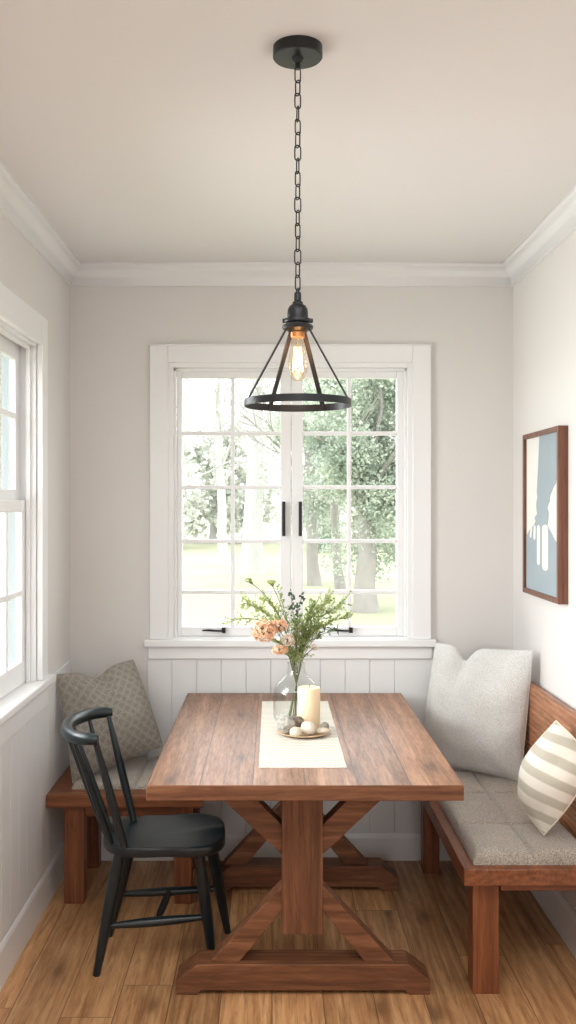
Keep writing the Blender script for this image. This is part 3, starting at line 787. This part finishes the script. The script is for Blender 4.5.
# ------------------------------------------------------------------ table setting
m = MB(); nx, ny = 12, 40; vs = []
rx0, rx1, ry0, ry1 = -.042, .237, 3.02, 4.03
for s_, zz in ((1, .7632), (-1, .7602)):
    for j in range(ny + 1):
        for i in range(nx + 1):
            x = rx0 + (rx1 - rx0) * i / nx + .0015 * mnoise.noise(V((j * .4, i * .1, 0))); y = ry0 + (ry1 - ry0) * j / ny
            vs.append((x, y, zz + (.0006 * mnoise.noise(V((x * 20, y * 20, 0))) if s_ == 1 else 0)))
o1 = (nx + 1) * (ny + 1); fs = []
for j in range(ny):
    for i in range(nx):
        a = j * (nx + 1) + i; fs.append((a, a + 1, a + nx + 2, a + nx + 1)); fs.append((o1 + a, o1 + a + nx + 1, o1 + a + nx + 2, o1 + a + 1))
for i in range(nx): fs.append((i, o1 + i, o1 + i + 1, i + 1)); k = ny * (nx + 1) + i; fs.append((k, k + 1, o1 + k + 1, o1 + k))
for j in range(ny): k = j * (nx + 1); fs.append((k, k + nx + 1, o1 + k + nx + 1, o1 + k)); k += nx; fs.append((k, o1 + k, o1 + k + nx + 1, k + nx + 1))
m.add(vs, fs); tag(m.build('table_runner', M['runner'], origin=(.0975, 3.5, .76)), 'cream woven cloth runner laid along the middle of the table', 'table runner')
PX, PY = .115, 3.46; z0 = .7642
MB().lathe([(0, z0), (.060, z0), (.084, z0 + .004), (.098, z0 + .0105), (.0985, z0 + .0125), (.096, z0 + .013), (.080, z0 + .0085), (0, z0 + .0075)], PX, PY, 56).build('plate', M['plate'])
tag(bpy.data.objects['plate'], 'round pale wooden plate under the candle and stones', 'plate')
zp = z0 + .0078
cd = MB().lathe([(0, zp), (.040, zp), (.042, zp + .003), (.042, zp + .148), (.0405, zp + .153), (.037, zp + .1535), (.028, zp + .149), (.010, zp + .147), (0, zp + .147)], .136, 3.50, 40).build('pillar_candle', M['wax'], angle=50)
tag(cd, 'thick cream pillar candle on the wooden plate', 'candle')
MB().tube([(.136, 3.50, zp + .146), (.137, 3.50, zp + .158), (.139, 3.499, zp + .163)], .0012, 6).build('wick', M['black'], cd)
def stone_ob(x, y, r, mat, label, sc=(1, 1, .85), rough=.08, fr=2.5, z=None, seed=0, name='stone'):
    bm = bmesh.new(); bmesh.ops.create_icosphere(bm, subdivisions=4, radius=1)
    for v in bm.verts:
        d = v.co.normalized(); k = 1 + rough * mnoise.noise(d * fr + V((seed, 0, 0))) + rough * .4 * mnoise.noise(d * fr * 3 + V((0, seed, 0)))
        v.co = V((d.x * sc[0], d.y * sc[1], d.z * sc[2])) * r * k
    mz = min(v.co.z for v in bm.verts); me = bpy.data.meshes.new(name); bm.to_mesh(me); bm.free()
    me.polygons.foreach_set('use_smooth', [True] * len(me.polygons)); me.materials.append(mat)
    o = bpy.data.objects.new(name, me); COL.objects.link(o); o.location = (x, y, (z if z is not None else zp) - mz); return tag(o, label, 'stone')
stone_ob(.050, 3.421, .033, M['st_grey'], 'largest rough grey stone at the left side of the plate', (1, .95, .95), .16, 3, z=zp + .002)
stone_ob(.094, 3.440, .019, M['st_brown'], 'knobbly brown stone wedged between the grey and the round cream stone', (1.1, .85, 1.0), .35, 5, z=zp + .018, seed=4)
stone_ob(.083, 3.373, .0205, M['st_tan'], 'small tan stone at the front of the plate', (1, .9, .85), .06, z=zp + .001, seed=2)
stone_ob(.130, 3.405, .027, M['st_cream'], 'round cream stone in front of the candle', (1.02, .95, .95), .07, seed=6)
stone_ob(.178, 3.415, .026, M['st_tan'], 'flat pale stone at the right rim of the plate', (1.15, .7, .42), .10, z=zp + .003, seed=8)
stone_ob(.193, 3.462, .016, M['st_dark'], 'smallest dark grey stone at the right of the candle', (1, .9, .95), .10, z=zp + .002, seed=11)

# vase
VX, VY = .094, 3.665; zb = .7643; R = .090
outer = [(0, zb), (.070, zb), (.084, zb + .004), (R, zb + .016), (R, zb + .105), (.087, zb + .125), (.074, zb + .146), (.055, zb + .163), (.040, zb + .178), (.034, zb + .195), (.034, zb + .215), (.0375, zb + .230)]
inner = [(r - .0028 if r > .01 else 0, z + (.006 if i < 3 else 0)) for i, (r, z) in enumerate(outer)]
inner[-1] = (outer[-1][0] - .003, outer[-1][1])
MB().lathe(outer + inner[::-1], VX, VY, 56).build('glass_vase', M['vase'], angle=80)
tag(bpy.data.objects['glass_vase'], 'clear glass bottle vase holding the flowers on the runner', 'vase')

# bouquet -------------------------------------------------------------
def bez(a, b_, c, t): return a * (1 - t) ** 2 + b_ * 2 * t * (1 - t) + c * t * t
def rv(s=1): return V((random.uniform(-s, s), random.uniform(-s, s), random.uniform(-s, s)))
def leaf(mb, p, d, L, wd):
    d = d.normalized(); s = d.cross(rv().normalized()); s.normalize(); n_ = d.cross(s)
    a, tip = p, p + d * L; m1 = p + d * L * .45 + n_ * L * .06
    mb.add([a, m1 + s * wd, tip, m1 - s * wd], [(0, 1, 2), (0, 2, 3)])
def stempath(tip, off, bow):
    s0 = V((VX - off[0] * 1.9, VY - off[1] * 1.6, zb + .012)); nk = V((VX + off[0], VY + off[1], zb + .205))
    pts = [s0.lerp(nk, t / 5) for t in range(5)]
    ctrl = nk + ((nk - s0).normalized() * .6 + V((0, 0, .45))).normalized() * (tip - nk).length * .5 + bow
    up = [bez(nk, ctrl, tip, t / 14) for t in range(15)]
    return pts + up, up
def sprig(name, label, tip, off=(0, 0), bow=(0, 0, 0), mat='leafA', twigs=14, tl=.075, lv=9, L=.0105, wd=.0040, t0=.25, spread=1.35, stem='stem', group=None, cat='sprig', r=.0011):
    tip = V(tip); pts, up = stempath(tip, off, V(bow))
    mb = MB().tube(pts, [r] * len(pts), 5)
    lb_ = MB()
    twigs = int(twigs * 1.6)
    for k in range(twigs):
        t = t0 + (1 - t0) * (k + random.random() * .6) / twigs
        t = min(t, 1.0); i = t * 14; i0 = min(int(i), 13); p = up[i0].lerp(up[i0 + 1], i - i0)
        dr = (up[i0 + 1] - up[i0]).normalized(); d = (dr * .9 + rv(.85) * spread + V((0, 0, .25))).normalized()
        ln = tl * random.uniform(.6, 1.15) * (1.1 - .45 * t)
        q = p + d * ln + V((0, 0, .1 * ln)); mid = p.lerp(q, .5) + rv(.004)
        mb.tube([p, mid, q], [.0008, .0007, .0004], 4)
        for j in range(lv):
            u = (j + 1) / lv; c = bez(p, mid, q, u); leaf(lb_, c, d * .6 + rv(.9), L * random.uniform(.7, 1.3), wd * random.uniform(.7, 1.2))
    root = tag(empty(name, pts[0]), label, cat, group)
    mb.build('stem', M[stem], root, weld=False)
    lb_.build('leaves', M[mat], root, weld=False, recalc=False, smooth=False)
    return root
def P(x, y, D): return px(x, y, D)
sprig('leafy_sprig', 'airy yellow green sprig at the far left of the bouquet', P(229, 622, 3.60), (-.018, -.004), (-.03, 0, .09), 'leafA', 12, .055, 7, t0=.35)
sprig('leafy_sprig', 'yellow green sprig rising left over the peach blossom', P(243, 603, 3.66), (-.016, .004), (-.02, 0, .07), 'leafA', 22, .07, 9, t0=.4)
sprig('leafy_sprig', 'fine green sprig left of centre between the small flower heads', P(265, 598, 3.72), (-.012, .01), (-.01, 0, .04), 'leafA', 16, .055, 9, t0=.3)
sprig('leafy_sprig', 'tallest thin upright sprig with small leaves in the middle', P(277, 588, 3.66), (-.006, -.01), (-.008, 0, .02), 'leafB', 10, .03, 6, t0=.45, L=.010)
sprig('leafy_sprig', 'dark twig with round leaves at the top centre of the bouquet', P(291, 592, 3.64), (.002, -.012), (-.012, 0, .02), 'leafC', 8, .022, 3, t0=.5, L=.017, wd=.0065, stem='twig')
sprig('leafy_sprig', 'second dark twig with round leaves right of the top centre', P(302, 596, 3.68), (.004, .012), (-.02, 0, .03), 'leafC', 7, .022, 3, t0=.5, L=.017, wd=.0065, stem='twig')
sprig('leafy_sprig', 'dense green sprig right of centre in the bouquet', P(315, 606, 3.62), (.006, -.012), (.0, 0, .03), 'leafB', 30, .06, 10, t0=.15)
sprig('leafy_sprig', 'dense green sprig reaching up to the right', P(330, 598, 3.68), (.012, .004), (.0, 0, .03), 'leafA', 32, .065, 10, t0=.15)
sprig('leafy_sprig', 'longest green sprig reaching far right with loose leaves', P(345, 603, 3.60), (.014, -.006), (.0, 0, .04), 'leafB', 30, .06, 10, t0=.2)
sprig('leafy_sprig', 'low yellow green sprig bending out to the right', P(349, 618, 3.66), (.016, .006), (.0, 0, .05), 'leafA', 20, .05, 8, t0=.3)
sprig('leafy_sprig', 'short bushy green sprig filling the middle above the vase neck', P(296, 622, 3.60), (.0, -.016), (.0, -.01, .02), 'leafB', 30, .055, 10, t0=.05)
sprig('leafy_sprig', 'short bushy pale sprig just right above the vase neck', P(314, 628, 3.68), (.008, .012), (.0, 0, .02), 'leafA', 30, .05, 10, t0=.05)
sprig('leafy_sprig', 'small green sprig tucked under the peach blossom', P(276, 640, 3.64), (-.012, -.012), (.0, 0, .01), 'leafB', 18, .04, 8, t0=.1)
sprig('leafy_sprig', 'drooping dark narrow leaf sprig at the right near the sill', P(335, 631, 3.58), (.017, -.01), (.01, 0, .03), 'leafC', 8, .03, 3, t0=.6, L=.024, wd=.004)
def blossom(name, label, c, r, sc, off, bow, mat, nf, petal=.006, stem='stem', cat='flower'):
    c = V(c); pts, up = stempath(c - V((0, 0, r * .4)), off, V(bow))
    root = tag(empty(name, pts[0]), label, cat)
    mb = MB().tube(pts, [.0016] * len(pts), 5)
    fl = MB()
    for k in range(nf):
        d = rv().normalized(); q = c + V((d.x * sc[0], d.y * sc[1], d.z * sc[2])) * r * random.uniform(.55, 1)
        if k % 3 == 0: mb.tube([up[-2], up[-2].lerp(q, .6) + rv(.002), q], [.0008, .0006, .0004], 4)
        s = d.cross(rv()).normalized(); e = d.cross(s)
        for a in range(5):
            an = 2 * PI * a / 5; pd = s * math.cos(an) + e * math.sin(an)
            sd = d.cross(pd); t_ = q + pd * petal + d * petal * .4; m1 = q + pd * petal * .55 + d * petal * .1
            fl.add([q, m1 + sd * petal * .38, t_, m1 - sd * petal * .38], [(0, 1, 2, 3)])
    mb.build('stem', M[stem], root, weld=False); fl.build('bloom', M[mat], root, weld=False, recalc=False, smooth=False)
blossom('cluster_flower', 'large ruffled peach flower cluster at the left of the bouquet', P(264, 631, 3.56), .044, (1.15, .8, 1.0), (-.014, -.012), (-.02, -.02, .02), 'peach', 300, .0078)
blossom('cluster_flower', 'upper peach flower cluster behind the largest one', P(278, 626, 3.58), .034, (1.2, .8, .8), (-.010, -.014), (-.01, -.02, .02), 'peach', 150, .0072)
blossom('cluster_flower', 'small peach flower cluster low above the vase neck', P(280, 650, 3.57), .028, (1.2, .7, .7), (-.006, -.018), (-.01, -.01, .0), 'peach', 110, .0066)
blossom('cluster_flower', 'pale cream pink flower cluster in the middle of the bouquet', P(288, 640, 3.57), .026, (1, .8, 1), (-.004, -.02), (-.005, -.01, .01), 'whitepetal', 100, .0066)
blossom('cluster_flower', 'small pale flower at the right just above the vase neck', P(314, 647, 3.62), .014, (1, .8, 1), (.012, -.014), (.0, -.01, .0), 'whitepetal', 26, .0055)
blossom('button_flower', 'small olive flower head at the top left of the bouquet', P(248, 580, 3.66), .0125, (1.3, 1, .6), (-.013, .0), (-.005, 0, .06), 'leafA', 40, .004)
blossom('button_flower', 'small olive flower head nearest the top centre', P(271, 582, 3.66), .0145, (1.5, 1, .55), (-.008, .006), (-.02, 0, .06), 'leafA', 44, .004)

# ------------------------------------------------------------------ outside
G = -.5
struct(bx(-90, 90, YB + T + .3, 160, G - .2, G).build('lawn', M['lawn'], smooth=False), 'pale green lawn beyond the windows', 'lawn')
struct(bx(-90, XL - T - .3, -60, YB + T + .3, G - .2, G).build('side_lawn', M['lawn'], smooth=False), 'pale green lawn beyond the left window', 'lawn')
def branchy(mb, p, d, L, r, depth, tips, spread=.55, droop=0):
    n = 4; pts = [p]; q = p
    for k in range(n):
        d = (d + rv(.13) + V((0, 0, droop))).normalized(); q = q + d * L / n; pts.append(q)
    mb.tube(pts, [r * (1 - .35 * k / n) for k in range(n + 1)], 7 if r > .04 else 4, cap=False)
    tips.append((q, d, depth))
    if depth == 0: return
    for k in range(3 if depth > 1 else 4):
        s = pts[random.randint(2, n)]; dd = (d + rv(1) * spread).normalized()
        branchy(mb, s, dd, L * random.uniform(.55, .8), r * .55, depth - 1, tips, spread, droop)
def tree(label, x, y, r, h, lean=(0, 0), depth=4, leaves=0, ls=.12, lm='treeleaf', bark='bark', crown=None, bl=2.2, group=None, name='tree'):
    root = tag(empty(name, (x, y, G)), label, 'tree', group)
    mb = MB(); tips = []
    base = V((x, y, G)); d = V((lean[0], lean[1], 1)).normalized()
    pts = [base + d * h * k / 6 + rv(.04) * (k > 0) for k in range(7)]
    mb.tube([base - V((0, 0, .05))] + pts, [r * 1.7, r * 1.35] + [r * (1.08 - .07 * k) for k in range(1, 7)], 12, cap=False)
    for k in range(5):
        s = pts[random.randint(3, 6)]; branchy(mb, s, (d * .8 + rv(.8) + V((0, 0, .3))).normalized(), bl, min(.05, r * .28), depth - 1, tips)
    mb.build('trunk', M[bark], root, weld=False, recalc=False)
    if leaves:
        lb_ = MB(); cc, cr = crown; cl = []
        for k in range(70):
            dd = rv().normalized() * random.random() ** .33; cl.append((V((cc[0] + dd.x * cr[0], cc[1] + dd.y * cr[1], cc[2] + dd.z * cr[2])), random.uniform(.35, .8)))
        for k in range(leaves):
            c, rr = cl[k % len(cl)]; p = c + rv().normalized() * rr * random.random() ** .5
            if p.z < G + .5: continue
            leaf(lb_, p, rv(), ls * random.uniform(.7, 1.3), ls * .32)
        lb_.build('foliage', M[lm], root, weld=False, recalc=False, smooth=False)
    return root
tree('leafy green tree filling the right panes of the back window', 1.83, 18.5, .20, 3.2, (.02, 0), 3, 52000, .085, crown=((2.15, 19, 3.3), (1.6, 1.5, 2.9)), bl=1.3)
tree('leafy tree with leaning trunk beside the window centre', 1.1, 24.5, .15, 4.0, (-.05, 0), 3, 30000, .095, crown=((1.35, 25, 4.0), (1.3, 1.4, 3.4)), bl=1.5)
tree('thin slanting tree between the two leafy trees', 1.62, 22.2, .11, 4.0, (-.08, 0), 3, 5000, .09, crown=((1.5, 22.3, 4.2), (.6, .6, 1.6)), bl=.9)
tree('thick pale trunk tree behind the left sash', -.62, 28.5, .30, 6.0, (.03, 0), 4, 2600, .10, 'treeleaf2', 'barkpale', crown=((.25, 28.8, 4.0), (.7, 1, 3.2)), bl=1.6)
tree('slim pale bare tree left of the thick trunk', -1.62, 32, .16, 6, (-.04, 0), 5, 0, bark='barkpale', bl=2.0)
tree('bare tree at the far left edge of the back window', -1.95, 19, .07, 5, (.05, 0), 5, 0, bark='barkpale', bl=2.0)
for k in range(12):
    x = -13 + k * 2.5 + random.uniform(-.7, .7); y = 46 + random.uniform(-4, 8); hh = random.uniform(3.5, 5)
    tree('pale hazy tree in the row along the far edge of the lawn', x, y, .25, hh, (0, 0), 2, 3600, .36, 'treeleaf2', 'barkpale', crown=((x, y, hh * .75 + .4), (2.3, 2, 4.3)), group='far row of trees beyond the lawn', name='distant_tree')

# ------------------------------------------------------------------ light
w = bpy.data.worlds.new('World'); SC.world = w; w.use_nodes = True
bg = w.node_tree.nodes['Background']; bg.inputs[0].default_value = (.93, .965, 1.0, 1); bg.inputs[1].default_value = 1.0
wt = w.node_tree
tc = wt.nodes.new('ShaderNodeTexCoord'); spx = wt.nodes.new('ShaderNodeSeparateXYZ'); wt.links.new(tc.outputs['Generated'], spx.inputs[0])
# overcast sky, brighter overhead
wt.links.new(ramp(wt, spx.outputs[2], [(0, (.93, .96, 1.0)), (.6, (1.0, 1.0, 1.0))]), bg.inputs[0])
SKY = 5.4
bg.inputs[1].default_value = SKY
def area(name, loc, rot, sx, sy, power, col, portal=False, spread=180):
    l = bpy.data.lights.new(name, 'AREA'); l.shape = 'RECTANGLE'; l.size = sx; l.size_y = sy; l.energy = power; l.color = col
    o = bpy.data.objects.new(name, l); COL.objects.link(o); o.location = loc; o.rotation_euler = rot
    l.spread = math.radians(spread)
    if portal: l.cycles.is_portal = True
    return o
area('portal_back', (.083, YB + T + .01, 1.6), (-PI / 2, 0, 0), 1.1, 1.3, 1, (1, 1, 1), True)
area('portal_left', (XL - T - .01, 3.11, 1.57), (0, -PI / 2, 0), 1.3, 1.12, 1, (1, 1, 1), True)
# sky portal at the rear opening, then an added fill lamp behind the camera
area('portal_room', (.09, YF - .01, 1.75), (PI / 2, 0, 0), 1.07, 1.19, 1, (1, 1, 1), True)
area('rear_fill', (.09, YF - .05, 1.75), (PI / 2, 0, 0), 1.05, 1.15, 9, (1.0, .975, .95))
# added overhead fill lamp, out of view, no fixture modelled
area('overhead_fill', (.088, .75, ZC - .02), (0, 0, 0), 1.3, 1.3, 44, (1.0, .995, .985))
# soft daylight through the left window
area('left_window_daylight', (XL - T - .25, 2.88, 1.75), (0, -PI / 2 + .12, 0), 1.3, .8, 40, (.985, .995, 1.0), spread=110)
pt = bpy.data.lights.new('bulb_light', 'POINT'); pt.energy = .9; pt.color = (1, .55, .24); pt.shadow_soft_size = .012
po = bpy.data.objects.new('bulb_light', pt); COL.objects.link(po); po.location = (LX, LY, 1.935)

# ------------------------------------------------------------------ camera
cam = bpy.data.cameras.new('camera'); co = bpy.data.objects.new('camera', cam); COL.objects.link(co)
co.location = (0, 0, EYE); co.rotation_euler = (PI / 2, 0, 0)
cam.sensor_fit = 'VERTICAL'; cam.sensor_height = 36; cam.lens = 950 / 1024 * 36
cam.shift_x = 16 / 1024; cam.shift_y = -8 / 1024
cam.clip_start = .05; cam.clip_end = 400
SC.camera = co
SC.view_settings.view_transform = 'Standard'; SC.view_settings.look = 'None'; SC.view_settings.gamma = 1
SC.view_settings.use_curve_mapping = False
SC.view_settings.exposure = -0.26
for o in bpy.data.objects:
    if '_o' in o: del o['_o']
